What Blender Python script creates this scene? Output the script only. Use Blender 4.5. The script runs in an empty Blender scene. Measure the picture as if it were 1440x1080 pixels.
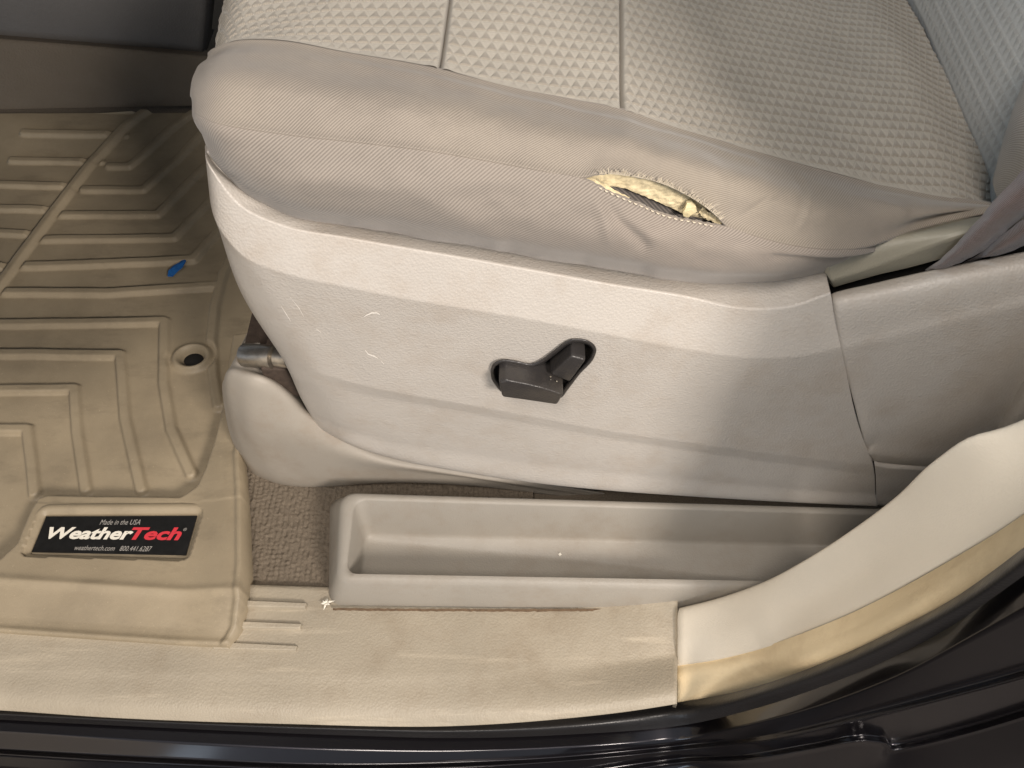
import bpy, math, random
import numpy as np
from mathutils import Vector

random.seed(4); rng = np.random.default_rng(4)
S = bpy.context.scene
COL = S.collection

# ------------------------------------------------------------------ camera
PITCH = math.radians(55.0)
FPX = 1130.0                                   # focal length in photo pixels (1440 wide)
CAM = np.array([0.0, -0.321, 0.659])
FWD = np.array([0.0, math.cos(PITCH), -math.sin(PITCH)])
UP = np.array([0.0, math.sin(PITCH), math.cos(PITCH)])
RT = np.array([1.0, 0.0, 0.0])
cam_d = bpy.data.cameras.new("camera")
cam = bpy.data.objects.new("camera", cam_d); COL.objects.link(cam)
cam_d.sensor_width = 36.0; cam_d.lens = 36.0 * FPX / 1440.0
cam_d.clip_start = 0.01; cam_d.clip_end = 100
cam.location = CAM; cam.rotation_euler = (math.pi / 2 - PITCH, 0, 0)
S.camera = cam

# ------------------------------------------------------------------ light
w = bpy.data.worlds.new("World"); S.world = w; w.use_nodes = True
bg = w.node_tree.nodes["Background"]
bg.inputs[0].default_value = (0.80, 0.88, 1.0, 1); bg.inputs[1].default_value = 0.46

def area(name, loc, target, power, size, color, size_y=None):
    l = bpy.data.lights.new(name, 'AREA'); l.energy = power; l.size = size; l.color = color
    if size_y: l.shape = 'RECTANGLE'; l.size_y = size_y
    o = bpy.data.objects.new(name, l); COL.objects.link(o); o.location = loc
    o.rotation_euler = (Vector(target) - Vector(loc)).to_track_quat('-Z', 'Y').to_euler()
    return o
area("garage_lamp", (1.02, -1.55, 1.50), (0, 0.0, 0.2), 56, 0.42, (1.0, 0.90, 0.81))
area("ceiling_lamp", (-0.30, -0.90, 2.0), (0, 0.0, 0.2), 25, 0.5, (1.0, 0.90, 0.81))
area("cool_fill_light", (-1.75, -2.35, 0.60), (0.2, -0.1, 0.2), 17, 1.0, (0.72, 0.85, 1.0), 1.5)  # added cool source for paint streaks and soft fill, no doorway known
area("window_light", (-1.0, 0.55, 1.12), (0.42, 0.25, 0.55), 10, 0.3, (0.62, 0.80, 1.0))
S.view_settings.view_transform = 'Standard'; S.view_settings.look = 'None'
S.view_settings.exposure = -0.12; S.view_settings.gamma = 1.0
S.cycles.max_bounces = 8

# ------------------------------------------------------------------ geometry helpers
def P(u, v, **k):
    """point of a real plane (y=, z= or x=) that the photograph shows at u, v"""
    d = FWD + RT * ((u - 720) / FPX) + UP * ((540 - v) / FPX)
    (ax, val), = k.items(); i = 'xyz'.index(ax)
    return CAM + d * ((val - CAM[i]) / d[i])

def px(p):
    q = np.asarray(p) - CAM
    dep = q @ FWD
    return np.stack([720 + FPX * (q @ RT) / dep, 540 - FPX * (q @ UP) / dep], -1)

def C(pts, **k): return [P(u, v, **k) for u, v in pts]

def Cv(pts, ax):  # points (u, v, value of the axis)
    return [P(u, v, **{ax: s}) for u, v, s in pts]

def spline(pts, tq=None, n=None):
    """smooth curve through pts, sampled evenly by length"""
    p = np.asarray(pts, float)
    if len(p) == 2:
        s = np.linspace(0, 1, n)[:, None]; return p[0] * (1 - s) + p[1] * s
    d = np.maximum(np.linalg.norm(np.diff(p, axis=0), axis=1), 1e-7)
    t = np.concatenate([[0], np.cumsum(d)])
    m = np.zeros_like(p); sl = np.diff(p, axis=0) / d[:, None]
    m[1:-1] = (sl[:-1] * d[1:, None] + sl[1:] * d[:-1, None]) / (d[:-1] + d[1:])[:, None]
    m[0] = sl[0]; m[-1] = sl[-1]
    fine = np.linspace(0, t[-1], max(600, 3 * (n or 1)))
    def ev(x):
        i = np.clip(np.searchsorted(t, x, side='right') - 1, 0, len(d) - 1)
        h = d[i]; s = ((x - t[i]) / h)[:, None]; h = h[:, None]
        return ((2*s**3 - 3*s**2 + 1) * p[i] + (s**3 - 2*s**2 + s) * h * m[i]
                + (-2*s**3 + 3*s**2) * p[i+1] + (s**3 - s**2) * h * m[i+1])
    f = ev(fine); L = np.concatenate([[0], np.cumsum(np.linalg.norm(np.diff(f, axis=0), axis=1))])
    return ev(np.interp(np.linspace(0, L[-1], n), L, fine))

def across(rows, nv, crease=()):
    """rows: (R, n, 3) -> smooth interpolation across rows; creases keep an edge. nv samples between rows"""
    rows = np.asarray(rows); R = len(rows)
    cuts = [0] + sorted(crease) + [R - 1]; out = []
    if isinstance(nv, int): nv = [nv] * (R - 1)
    for a, b in zip(cuts[:-1], cuts[1:]):
        seg = rows[a:b + 1]; k = len(seg)
        if k < 2: continue
        d = np.array([max(np.median(np.linalg.norm(seg[i+1] - seg[i], axis=1)), 1e-6) for i in range(k - 1)])
        sl = np.diff(seg, axis=0) / d[:, None, None]
        m = np.zeros_like(seg); m[0] = sl[0]; m[-1] = sl[-1]
        for i in range(1, k - 1):
            m[i] = (sl[i-1] * d[i] + sl[i] * d[i-1]) / (d[i-1] + d[i])
        for i in range(k - 1):
            for s in np.linspace(0, 1, nv[a + i], endpoint=False):
                if s == 0 and i == 0 and a > 0 and False: continue
                out.append((2*s**3 - 3*s**2 + 1) * seg[i] + (s**3 - 2*s**2 + s) * d[i] * m[i]
                           + (-2*s**3 + 3*s**2) * seg[i+1] + (s**3 - s**2) * d[i] * m[i+1])
    out.append(rows[-1])
    return np.array(out)

def loft(curves, n, nv, crease=()):
    return across([spline(c, n=n) for c in curves], nv, crease)

def gnormals(G):
    du = np.gradient(G, axis=1); dv = np.gradient(G, axis=0)
    N = np.cross(du, dv); N /= np.maximum(np.linalg.norm(N, axis=2, keepdims=True), 1e-12)
    s = np.sum(N * (CAM - G), axis=2)
    return N if np.median(s) > 0 else -N

def sstep(x, a, b):
    t = np.clip((x - a) / (b - a), 0, 1); return t * t * (3 - 2 * t)

def dpoly(q, poly, closed=False):
    q = np.asarray(q); poly = np.asarray(poly, float); best = np.full(q.shape[:-1], 1e9)
    if closed: poly = np.vstack([poly, poly[:1]])
    for a, b in zip(poly[:-1], poly[1:]):
        ab = b - a; t = np.clip(((q - a) @ ab) / max(ab @ ab, 1e-12), 0, 1)
        best = np.minimum(best, np.linalg.norm(q - (a + t[..., None] * ab), axis=-1))
    return best

def inpoly(q, poly):
    x, y = q[..., 0], q[..., 1]; r = np.zeros(x.shape, bool); n = len(poly)
    for i in range(n):
        x1, y1 = poly[i]; x2, y2 = poly[(i + 1) % n]
        if y1 == y2: continue
        c = ((y1 > y) != (y2 > y)) & (x < (x2 - x1) * (y - y1) / (y2 - y1) + x1)
        r ^= c
    return r

def vnoise(x, y, seed=0):
    """cheap smooth 2-D noise in -1..1"""
    r = np.random.default_rng(seed).uniform(-1, 1, (64, 64))
    xi = np.floor(x).astype(int); yi = np.floor(y).astype(int); fx = x - xi; fy = y - yi
    fx = fx*fx*(3-2*fx); fy = fy*fy*(3-2*fy); g = lambda a, b: r[a % 64, b % 64]
    return (g(xi, yi)*(1-fx) + g(xi+1, yi)*fx)*(1-fy) + (g(xi, yi+1)*(1-fx) + g(xi+1, yi+1)*fx)*fy

# ------------------------------------------------------------------ object helpers
def thing(name, label, cat, loc, group=None):
    o = bpy.data.objects.new(name, None); COL.objects.link(o); o.location = loc
    o.empty_display_size = 0.02; o['label'] = label; o['category'] = cat; o['kind'] = 'thing'
    if group: o['group'] = group
    return o

def tag(o, label=None, cat=None, kind=None):
    if label: o['label'] = label
    if cat: o['category'] = cat
    if kind: o['kind'] = kind
    return o

def link(name, me, mat, parent=None, smooth=True):
    o = bpy.data.objects.new(name, me); COL.objects.link(o)
    if mat is not None: me.materials.append(mat)
    if smooth and len(me.polygons):
        me.polygons.foreach_set('use_smooth', np.ones(len(me.polygons), bool))
    if parent is not None:
        o.parent = parent
        root = Vector((0, 0, 0)); p = parent
        while p is not None: root += p.location; p = p.parent
        o.location = -root if parent.type == 'EMPTY' else (0, 0, 0)
    return o

def grid_mesh(name, G, mask=None, wrap=False):
    R, n, _ = G.shape
    idx = np.arange(R * n).reshape(R, n)
    if wrap: idx = np.concatenate([idx, idx[:, :1]], 1)
    f = np.stack([idx[:-1, :-1], idx[:-1, 1:], idx[1:, 1:], idx[1:, :-1]], -1).reshape(-1, 4)
    if mask is not None:
        k = (mask[:-1, :-1] & mask[:-1, 1:] & mask[1:, 1:] & mask[1:, :-1]).reshape(-1); f = f[k]
    # face the camera
    a = G.reshape(-1, 3); c = a[f].mean(1); nn = np.cross(a[f[:, 1]] - a[f[:, 0]], a[f[:, 3]] - a[f[:, 0]])
    if np.sum(np.sum(nn * (CAM - c), 1)) < 0: f = f[:, ::-1]
    me = bpy.data.meshes.new(name); me.from_pydata(a.tolist(), [], f.tolist())
    U = np.concatenate([[0], np.cumsum(np.median(np.linalg.norm(np.diff(G, axis=1), axis=2), axis=0))])
    V = np.concatenate([[0], np.cumsum(np.median(np.linalg.norm(np.diff(G, axis=0), axis=2), axis=1))])
    uv = np.stack(np.meshgrid(U, V), -1).reshape(-1, 2)
    lay = me.uv_layers.new(name="UVMap")
    li = np.empty(len(me.loops), np.int32); me.loops.foreach_get('vertex_index', li)
    lay.data.foreach_set('uv', uv[li].astype(np.float32).reshape(-1))
    me.update(); return me

def gobj(name, G, mat, parent=None, mask=None, wrap=False, attr=None):
    me = grid_mesh(name, G, mask, wrap)
    if attr is not None:
        a = me.attributes.new('weave_seam_shade', 'FLOAT', 'POINT'); a.data.foreach_set('value', np.asarray(attr, np.float32).reshape(-1))
    return link(name, me, mat, parent)

def pydata(name, V, F, mat, parent=None, smooth=True):
    me = bpy.data.meshes.new(name); me.from_pydata([tuple(v) for v in V], [], F); me.update()
    return link(name, me, mat, parent, smooth)

def loops_obj(name, loops, mat, parent=None, cap_end=True, cap_start=False, smooth=True, bevel=None):
    """closed loops of equal length, skinned one to the next"""
    n = len(loops[0]); V = np.concatenate(loops); F = []
    for r in range(len(loops) - 1):
        for i in range(n):
            j = (i + 1) % n; F.append((r*n + i, r*n + j, (r+1)*n + j, (r+1)*n + i))
    if cap_end: F.append(tuple(range((len(loops)-1)*n, len(loops)*n)))
    if cap_start: F.append(tuple(range(n))[::-1])
    me = bpy.data.meshes.new(name); me.from_pydata([tuple(v) for v in V], [], F)
    import bmesh
    bm = bmesh.new(); bm.from_mesh(me); bmesh.ops.recalc_face_normals(bm, faces=bm.faces); bm.to_mesh(me); bm.free()
    o = link(name, me, mat, parent, smooth)
    if bevel:
        b = o.modifiers.new('bevel', 'BEVEL'); b.width = bevel; b.segments = 3; b.limit_method = 'ANGLE'; b.angle_limit = math.radians(35)
    return o

def smooth_angle(o, deg=40):
    me = o.data
    me.set_sharp_from_angle(angle=math.radians(deg))

def round_poly(pts, r, k=6):
    """2-D polygon with rounded corners, k points a corner"""
    p = np.asarray(pts, float); out = []; n = len(p)
    rr = r if hasattr(r, '__len__') else [r] * n
    for i in range(n):
        a, b, c = p[i-1], p[i], p[(i+1) % n]
        e1 = (a - b) / np.linalg.norm(a - b); e2 = (c - b) / np.linalg.norm(c - b)
        q1 = b + e1 * rr[i]; q2 = b + e2 * rr[i]
        for s in np.linspace(0, 1, k):
            out.append((1-s)**2 * q1 + 2*s*(1-s) * b + s*s * q2)
    return np.array(out)

# ------------------------------------------------------------------ materials
class NT:
    def __init__(s, name):
        s.m = bpy.data.materials.new(name); s.m.use_nodes = True
        s.t = s.m.node_tree; s.b = s.t.nodes['Principled BSDF']
    def n(s, typ, **k):
        nd = s.t.nodes.new(typ)
        for a, v in k.items(): setattr(nd, a, v)
        return nd
    def l(s, a, b): s.t.links.new(a, b)
    def coord(s, kind='Object'):
        return s.n('ShaderNodeTexCoord').outputs[kind]
    def noise(s, scale, detail=4, vec=None, rough=0.55, stretch=None):
        vec = vec or s.coord()
        if stretch:
            mp = s.n('ShaderNodeMapping'); mp.inputs['Scale'].default_value = stretch; s.l(vec, mp.inputs[0]); vec = mp.outputs[0]
        nd = s.n('ShaderNodeTexNoise'); nd.inputs['Scale'].default_value = scale
        nd.inputs['Detail'].default_value = detail; nd.inputs['Roughness'].default_value = rough
        s.l(vec, nd.inputs['Vector']); return nd.outputs['Fac']
    def ramp(s, fac, stops):
        r = s.n('ShaderNodeValToRGB'); e = r.color_ramp.elements
        while len(e) < len(stops): e.new(0.5)
        for i, (pos, c) in enumerate(stops):
            e[i].position = pos; e[i].color = (*c, 1) if len(c) == 3 else c
        s.l(fac, r.inputs[0]); return r.outputs[0]
    def mix(s, fac, a, b, mode='MIX'):
        x = s.n('ShaderNodeMix', data_type='RGBA', blend_type=mode)
        if isinstance(fac, float): x.inputs[0].default_value = fac
        else: s.l(fac, x.inputs[0])
        for i, v in ((6, a), (7, b)):
            if isinstance(v, tuple): x.inputs[i].default_value = (*v, 1)
            else: s.l(v, x.inputs[i])
        return x.outputs[2]
    def math(s, op, a, b=None):
        x = s.n('ShaderNodeMath', operation=op)
        for i, v in ((0, a), (1, b)):
            if v is None: continue
            if isinstance(v, (int, float)): x.inputs[i].default_value = v
            else: s.l(v, x.inputs[i])
        return x.outputs[0]
    def bump(s, h, strength=0.3, dist=0.001, prev=None):
        b = s.n('ShaderNodeBump'); b.inputs['Strength'].default_value = strength; b.inputs['Distance'].default_value = dist
        s.l(h, b.inputs['Height'])
        if prev is not None: s.l(prev, b.inputs['Normal'])
        s.l(b.outputs[0], s.b.inputs['Normal']); return b.outputs[0]
    def set(s, **k):
        for a, v in k.items():
            i = s.b.inputs[a.replace('_', ' ')]
            if hasattr(v, 'is_output') or hasattr(v, 'links'): s.l(v, i)
            else: i.default_value = (*v, 1) if isinstance(v, tuple) and len(v) == 3 else v
        return s
    def wave(s, scale, vec, rot=0.0, dist=0.0):
        mp = s.n('ShaderNodeMapping'); mp.inputs['Rotation'].default_value = (0, 0, rot); s.l(vec, mp.inputs[0])
        wv = s.n('ShaderNodeTexWave'); wv.inputs['Scale'].default_value = scale; wv.inputs['Distortion'].default_value = dist
        wv.inputs['Detail Scale'].default_value = 1.0
        s.l(mp.outputs[0], wv.inputs['Vector']); return wv.outputs['Fac']

def mul(c, k): return tuple(x * k for x in c)

def plastic(name, col, rough=0.45, grain=1400, gs=0.25, var=0.10, dirt=None, dirt_amt=0.0, spec=0.5, streak=False):
    m = NT(name)
    big = m.noise(9, 5)
    c = m.ramp(big, [(0.3, mul(col, 1 - var)), (0.7, mul(col, 1 + var * 0.6))])
    if dirt:
        d1 = m.noise(26, 8, rough=0.7)
        f = m.math('MULTIPLY', m.ramp(d1, [(0.48, (0, 0, 0)), (0.75, (1, 1, 1))]), dirt_amt)
        c = m.mix(f, c, dirt)
    if streak:
        st = m.noise(55, 6, rough=0.65, stretch=(0.12, 1.4, 1.4))
        f = m.math('MULTIPLY', m.ramp(st, [(0.58, (0, 0, 0)), (0.70, (1, 1, 1))]), 0.5)
        c = m.mix(f, c, tuple(min(1, x * 1.45) for x in col))
    v = m.n('ShaderNodeTexVoronoi'); v.inputs['Scale'].default_value = grain * 0.5; m.l(m.coord(), v.inputs['Vector'])
    b = m.bump(v.outputs['Distance'], gs, 0.0006)
    m.bump(m.noise(grain * 0.22, 4), gs * 0.5, 0.0008, b)
    rr = m.ramp(m.noise(40, 4), [(0.3, (rough - 0.05,) * 3), (0.7, (rough + 0.08,) * 3)])
    m.set(Base_Color=c, Roughness=rr, Specular_IOR_Level=spec)
    return m.m

def fabric(name, col, scale=105, rot=0.9, strength=0.45, stain=None, samt=0.35, sheen=0.25, weave_seam_shade=False):
    m = NT(name); uv = m.coord('UV')
    tw = m.wave(scale, uv, rot, 0.15)
    big = m.noise(14, 6, rough=0.65)
    c = m.ramp(big, [(0.3, mul(col, 0.76)), (0.7, mul(col, 1.12))])
    c = m.mix(m.math('MULTIPLY', m.ramp(m.noise(60, 7, rough=0.7), [(0.5, (0, 0, 0)), (0.72, (1, 1, 1))]), 0.5), c, mul(col, 0.6))
    if stain:
        f = m.math('MULTIPLY', m.ramp(m.noise(7, 5), [(0.42, (0, 0, 0)), (0.68, (1, 1, 1))]), samt)
        c = m.mix(f, c, stain)
    fine = m.noise(900, 3)
    c = m.mix(m.math('MULTIPLY', fine, 0.6), c, mul(col, 0.5))
    c = m.mix(m.math('MULTIPLY', tw, 0.6), c, mul(col, 1.6))
    if weave_seam_shade:
        at = m.n('ShaderNodeAttribute'); at.attribute_name = 'weave_seam_shade'
        c = m.mix(at.outputs['Fac'], c, m.mix(1.0, c, (0.70, 0.68, 0.66), 'MULTIPLY'))
    b = m.bump(tw, strength, 0.0007)
    m.bump(m.noise(1300, 3), 0.35, 0.0005, b)
    m.set(Base_Color=c, Roughness=0.92, Specular_IOR_Level=0.2, Sheen_Weight=sheen, Sheen_Roughness=0.5)
    return m.m

M = {}
M['shield'] = plastic('beige_grain_plastic', (0.495, 0.462, 0.418), 0.44, 1250, 0.40, 0.05, (0.36, 0.29, 0.22), 0.42)
M['cover'] = plastic('smooth_dusty_plastic', (0.37, 0.335, 0.285), 0.55, 1500, 0.10, 0.10, (0.26, 0.19, 0.13), 0.45)
M['tray'] = plastic('taupe_plastic', (0.31, 0.285, 0.245), 0.48, 1500, 0.2, 0.08, (0.22, 0.17, 0.12), 0.4)
M['sill'] = plastic('tan_scuffed_plastic', (0.375, 0.328, 0.252), 0.5, 1100, 0.38, 0.12, (0.24, 0.185, 0.125), 0.5, streak=True)
M['pillar'] = plastic('cream_plastic', (0.74, 0.67, 0.55), 0.55, 1700, 0.18, 0.04)
M['seal_tan'] = plastic('tan_foam_seal', (0.74, 0.60, 0.38), 0.75, 1300, 0.22, 0.10, (0.45, 0.31, 0.17), 0.45)
M['rubber'] = plastic('black_rubber', (0.014, 0.013, 0.013), 0.36, 900, 0.15, 0.2, spec=0.4)
M['console'] = plastic('grey_console_plastic', (0.13, 0.125, 0.12), 0.6, 800, 0.4, 0.1)
M['black'] = plastic('black_switch_plastic', (0.034, 0.031, 0.030), 0.36, 1500, 0.2, 0.25, (0.10, 0.085, 0.065), 0.35)
M['bolster'] = fabric('worn_taupe_twill', (0.272, 0.240, 0.205), 230, 0.62, 0.16, (0.305, 0.262, 0.188), 0.6)
M['bolster_low'] = fabric('worn_rose_taupe_twill', (0.268, 0.238, 0.207), 230, -0.80, 0.16, (0.25, 0.20, 0.165), 0.6)
M['insert'] = fabric('quilted_beige_knit', (0.41, 0.385, 0.335), 420, 0.4, 0.30, (0.43, 0.38, 0.31), 0.4, weave_seam_shade=True)
M['back'] = fabric('quilted_grey_knit', (0.38, 0.375, 0.35), 420, 0.4, 0.12, weave_seam_shade=True)
M['belt'] = fabric('mauve_brown_webbing', (0.155, 0.115, 0.105), 380, 0.2, 0.5, sheen=0.5)
M['lining'] = fabric('grey_inner_lining', (0.17, 0.15, 0.135), 170, 1.2, 0.5)

def simple(name, col, rough=0.6, metal=0.0, noise=None, coat=0.0, bump=None, spec=0.5):
    m = NT(name)
    if noise:
        m.set(Base_Color=m.ramp(m.noise(noise, 5), [(0.3, mul(col, 0.7)), (0.7, mul(col, 1.15))]))
    else: m.set(Base_Color=col)
    m.set(Roughness=rough, Metallic=metal, Coat_Weight=coat, Specular_IOR_Level=spec)
    if bump: m.bump(m.noise(bump, 5), 0.5, 0.001)
    return m.m
M['paint'] = simple('black_metallic_paint', (0.016, 0.014, 0.017), 0.28, 0.8, None, 1.0)
M['paint'].node_tree.nodes['Principled BSDF'].inputs['Coat Roughness'].default_value = 0.11
M['grime'] = simple('brown_grime', (0.13, 0.085, 0.05), 0.95, 0, 300)
M['chrome'] = simple('worn_steel', (0.62, 0.58, 0.52), 0.34, 1.0, 160)
M['rust'] = simple('rusty_steel', (0.065, 0.046, 0.034), 0.8, 0.2, 260, bump=400)
M['foam'] = simple('yellowed_foam', (0.76, 0.65, 0.42), 0.95, 0, 260, bump=700)
M['foam_pale'] = simple('pale_foam_flake', (0.85, 0.74, 0.45), 0.95, 0, 200, bump=500)
M['thread'] = simple('pale_thread', (0.68, 0.60, 0.47), 0.9)
M['label'] = simple('black_label_film', (0.012, 0.012, 0.012), 0.35, 0, 200)
M['ink_white'] = simple('white_print', (0.80, 0.76, 0.66), 0.6)
M['ink_red'] = simple('red_print', (0.62, 0.035, 0.05), 0.6)
M['ink_grey'] = simple('grey_print', (0.36, 0.34, 0.31), 0.6)
M['blue'] = simple('blue_paper', (0.012, 0.13, 0.42), 0.7, 0, 200)
M['white'] = simple('white_scrap', (0.82, 0.78, 0.68), 0.8)
M['dark'] = simple('dark_void', (0.008, 0.007, 0.006), 0.9)  # flat black that paints in the shade of gaps, slots and holes
M['scuff'] = simple('pale_scuff', (0.78, 0.74, 0.68), 0.6)
# mat rubber: dusty brown, worn and stained
mm = NT('dusty_tan_rubber'); c0 = (0.312, 0.256, 0.174)
cc = mm.ramp(mm.noise(8, 7, rough=0.62), [(0.28, mul(c0, 0.72)), (0.5, c0), (0.74, mul(c0, 1.22))])
cc = mm.mix(mm.math('MULTIPLY', mm.ramp(mm.noise(30, 8, rough=0.7, stretch=(0.5, 1.3, 1)), [(0.52, (0, 0, 0)), (0.72, (1, 1, 1))]), 0.5), cc, mul(c0, 0.55))
cc = mm.mix(mm.math('MULTIPLY', mm.ramp(mm.noise(420, 2), [(0.68, (0, 0, 0)), (0.76, (1, 1, 1))]), 0.35), cc, mul(c0, 1.8))
bb = mm.bump(mm.noise(900, 4), 0.25, 0.0007)
mm.bump(mm.noise(220, 5), 0.15, 0.001, bb)
mm.set(Base_Color=cc, Roughness=mm.ramp(mm.noise(20, 5), [(0.3, (0.42,) * 3), (0.7, (0.62,) * 3)]), Specular_IOR_Level=0.45)
M['mat'] = mm.m
cm = NT('loop_carpet'); c0 = (0.20, 0.165, 0.125)
cm.set(Base_Color=cm.mix(cm.noise(700, 3), mul(c0, 0.55), mul(c0, 1.3)), Roughness=1.0, Specular_IOR_Level=0.1)
cm.bump(cm.noise(1000, 3), 0.9, 0.0015); M['carpet'] = cm.m

# ================================================================== SETTING
# carpeted floor under everything
xs = np.arange(-0.27, 0.02, 0.0012); ys = np.arange(-0.10, 0.10, 0.0012)
X, Y = np.meshgrid(xs, ys)
ph = X * 2 * math.pi / 0.0046 + 1.2 * vnoise(X * 60, Y * 60, 3)
Z = 0.004 + 0.0006 * np.cos(ph) + 0.0004 * np.cos(Y * 2 * math.pi / 0.0036 + 5.0 * vnoise(X * 160, Y * 60, 5)) + 0.0011 * vnoise(X * 620, Y * 480, 6)
tag(gobj('carpet_pile', np.stack([X, Y, Z], -1), M['carpet']), kind='structure')
fl = pydata('floor', [(-1.2, -0.165, -0.004), (0.9, -0.165, -0.004), (0.9, 1.1, -0.004), (-1.2, 1.1, -0.004)], [(0, 1, 2, 3)], M['carpet'])
tag(fl, kind='structure')

gf = pydata('garage_floor', [(-4, -4, -.42), (4, -4, -.42), (4, 3, -.42), (-4, 3, -.42)], [(0, 1, 2, 3)], plastic('brown_concrete', (0.035, 0.028, 0.024), 0.8, 200, 0.3, 0.2))
tag(gf, kind='structure')

# ------------------------------------------------------------------ floor mat (moulded tray)
mat_root = thing('floor_mat', 'moulded tan rubber floor mat with raised chevron ribs and a black label', 'floor mat', (-0.45, 0.2, 0))
ny, nx = 560, 420
Zs = 0.014
edge_pts = [P(338, 640, z=.02), P(342, 700, z=.022), P(346, 800, z=.022), P(345, 850, z=.02), P(339, 888, z=.015), P(324, 915, z=.012)]
ey = np.array([p[1] for p in edge_pts][::-1]); ex = np.array([p[0] for p in edge_pts][::-1])
y_end = ey[0]
pL, pR = P(0, 893, z=.012), P(324, 915, z=.012)
tx = np.linspace(0, 1, nx)
xa = -0.84 + tx * (pR[0] + 0.84)
yE = pL[1] + (pR[1] - pL[1]) * (xa - pL[0]) / (pR[0] - pL[0])
Gy = yE[None, :] + (0.56 - yE[None, :]) * np.linspace(0, 1, ny)[:, None]
xr = np.interp(Gy, ey, ex)
Gx = -0.84 + tx[None, :] * (xr + 0.84)
yofs = np.repeat((yE - pL[1] - (P(170, 904, z=.012)[1] - pL[1]))[None, :], ny, 0)
q2 = np.stack([Gx, Gy], -1)
def flat(pts, z=0.0): return [P(u, v, z=z)[:2] for u, v in pts]
H = np.zeros_like(Gx)
thick = [
    [(-300, 612), (-20, 605), (40, 605), (46, 650), (50, 695)],
    [(-300, 552), (0, 549), (106, 548), (110, 610), (122, 690)],
    [(-300, 500), (0, 498), (170, 500), (177, 590), (200, 690)],
    [(-300, 458), (0, 457), (232, 453), (231, 540), (242, 605), (270, 668)],
    [(-300, 416), (0, 412), (150, 413), (306, 403)],
    [(-300, 378), (0, 376), (150, 372), (272, 366), (330, 300)],
    [(335, 345), (315, 385), (303, 430), (298, 480), (301, 530), (308, 572)],
]
thin = [
    [(50, 338), (245, 335), (320, 260)], [(78, 303), (222, 303), (310, 214)],
    [(118, 268), (202, 268), (300, 182)], [(155, 235), (182, 235), (240, 192), (290, 160)],
    [(65, 162), (210, 166)], [(38, 194), (178, 196)], [(18, 227), (142, 229)], [(-300, 258), (0, 260), (105, 263)],
    [(-300, 290), (0, 294), (75, 296)], [(-300, 325), (0, 328), (45, 330)],
    [(225, 158), (290, 155), (330, 150)],
]
def rib(pl, hw, h):
    d = dpoly(q2, flat(pl)); return h * (1 - sstep(d, hw * 0.42, hw))
for pl in thick: H = np.maximum(H, rib(pl, 0.0072, 0.0052))
for pl in thin: H = np.maximum(H, rib(pl, 0.0068, 0.0046))
diag = [(-60, 480), (0, 402), (75, 300), (130, 230), (180, 186), (225, 158)]
dd = dpoly(q2, flat(diag))
H = np.where(dd < 0.022, np.maximum(H * sstep(dd, 0.006, 0.014), 0.006 * (1 - sstep(dd, 0.003, 0.008))), H)
# drain eyelet
ec = P(271, 504, z=0.0)[:2]; ed = np.hypot((q2[..., 0] - ec[0]) * 0.86, q2[..., 1] - ec[1])
H = np.where(ed < 0.024, np.maximum(H * sstep(ed, .018, .024), 0.0055 * np.exp(-((ed - 0.0145) / 0.0035) ** 2)), H)
H = np.where(ed < 0.011, -0.006 * (1 - sstep(ed, .008, .011)) + H * sstep(ed, .008, .011), H)
# shelf round the pan
shelf = [(325, 480), (312, 575), (302, 622), (288, 665), (277, 688), (258, 700), (75, 697), (55, 704), (42, 735), (30, 772), (10, 792), (-30, 800), (-400, 800), (-400, 1100), (600, 1100), (600, 480)]
sp = flat(shelf, 0.006); ins = inpoly(q2, sp); ds = dpoly(q2, sp) * np.where(ins, 1, -1)
k = sstep(ds, -0.002, 0.006)
yc = P(170, 828, z=.022)[1]; yl = P(170, 893, z=.014)[1]
ytop = P(170, 700, z=.006)[1]
base = np.interp(Gy - yofs * (Gy < 0), [P(170, 904, z=.012)[1], yl - .004, yl + .006, yc, ytop, 0.05], [0.0182, 0.0192, 0.0196, 0.0255, 0.0165, 0.013])
side = sstep(Gx, xr - 0.055, xr - 0.004) * 0.010 * sstep(Gy, -0.15, -0.08)
H = H * (1 - k) + k * (base + side)
H += 0.0018 * np.exp(-((Gy - yofs - (yl - .0035)) / 0.0028) ** 2) * k
H += 0.0015 * np.exp(-((Gy - yofs - yc) / 0.004) ** 2) * k * (ds > 0)
# rim at the right edge
H += 0.003 * sstep(Gx, xr - 0.007, xr - 0.003)
# label frame
LZ = 0.0175
lab = [P(64.7, 726, z=LZ), P(277, 725, z=LZ), P(261, 780.5, z=LZ), P(44.3, 776, z=LZ)]
lc = np.array([p[:2] for p in lab]); cen = lc.mean(0)
fr = cen + (lc - cen) * np.array([1.085, 1.36]); frr = round_poly(fr, 0.008, 6)
df = dpoly(q2, frr, True)
inn = inpoly(q2, frr)
H = np.where(inn, np.minimum(H * sstep(df, 0.02, 0.0) + LZ * (1 - sstep(df, 0.02, 0.0)), LZ - 0.0008), H)
H = np.where(inn, LZ - 0.0022, H)
# raised box wall around the frame
# pan rises at the far side
H += 0.010 * sstep(Gy, 0.47, 0.56)
H += 0.0005 * vnoise(Gx * 35, Gy * 35, 9)
G = np.stack([Gx, Gy, H], -1)
skirt_n = G[:1].copy(); skirt_n[..., 2] = 0.003; skirt_n[..., 1] += 0.002
G = np.concatenate([skirt_n, G], 0)
skirt_r = G[:, -1:].copy(); skirt_r[..., 2] = 0.0; skirt_r[..., 0] += 0.0015
G = np.concatenate([G, skirt_r], 1)
gobj('mat_body', G, M['mat'], mat_root)
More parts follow.
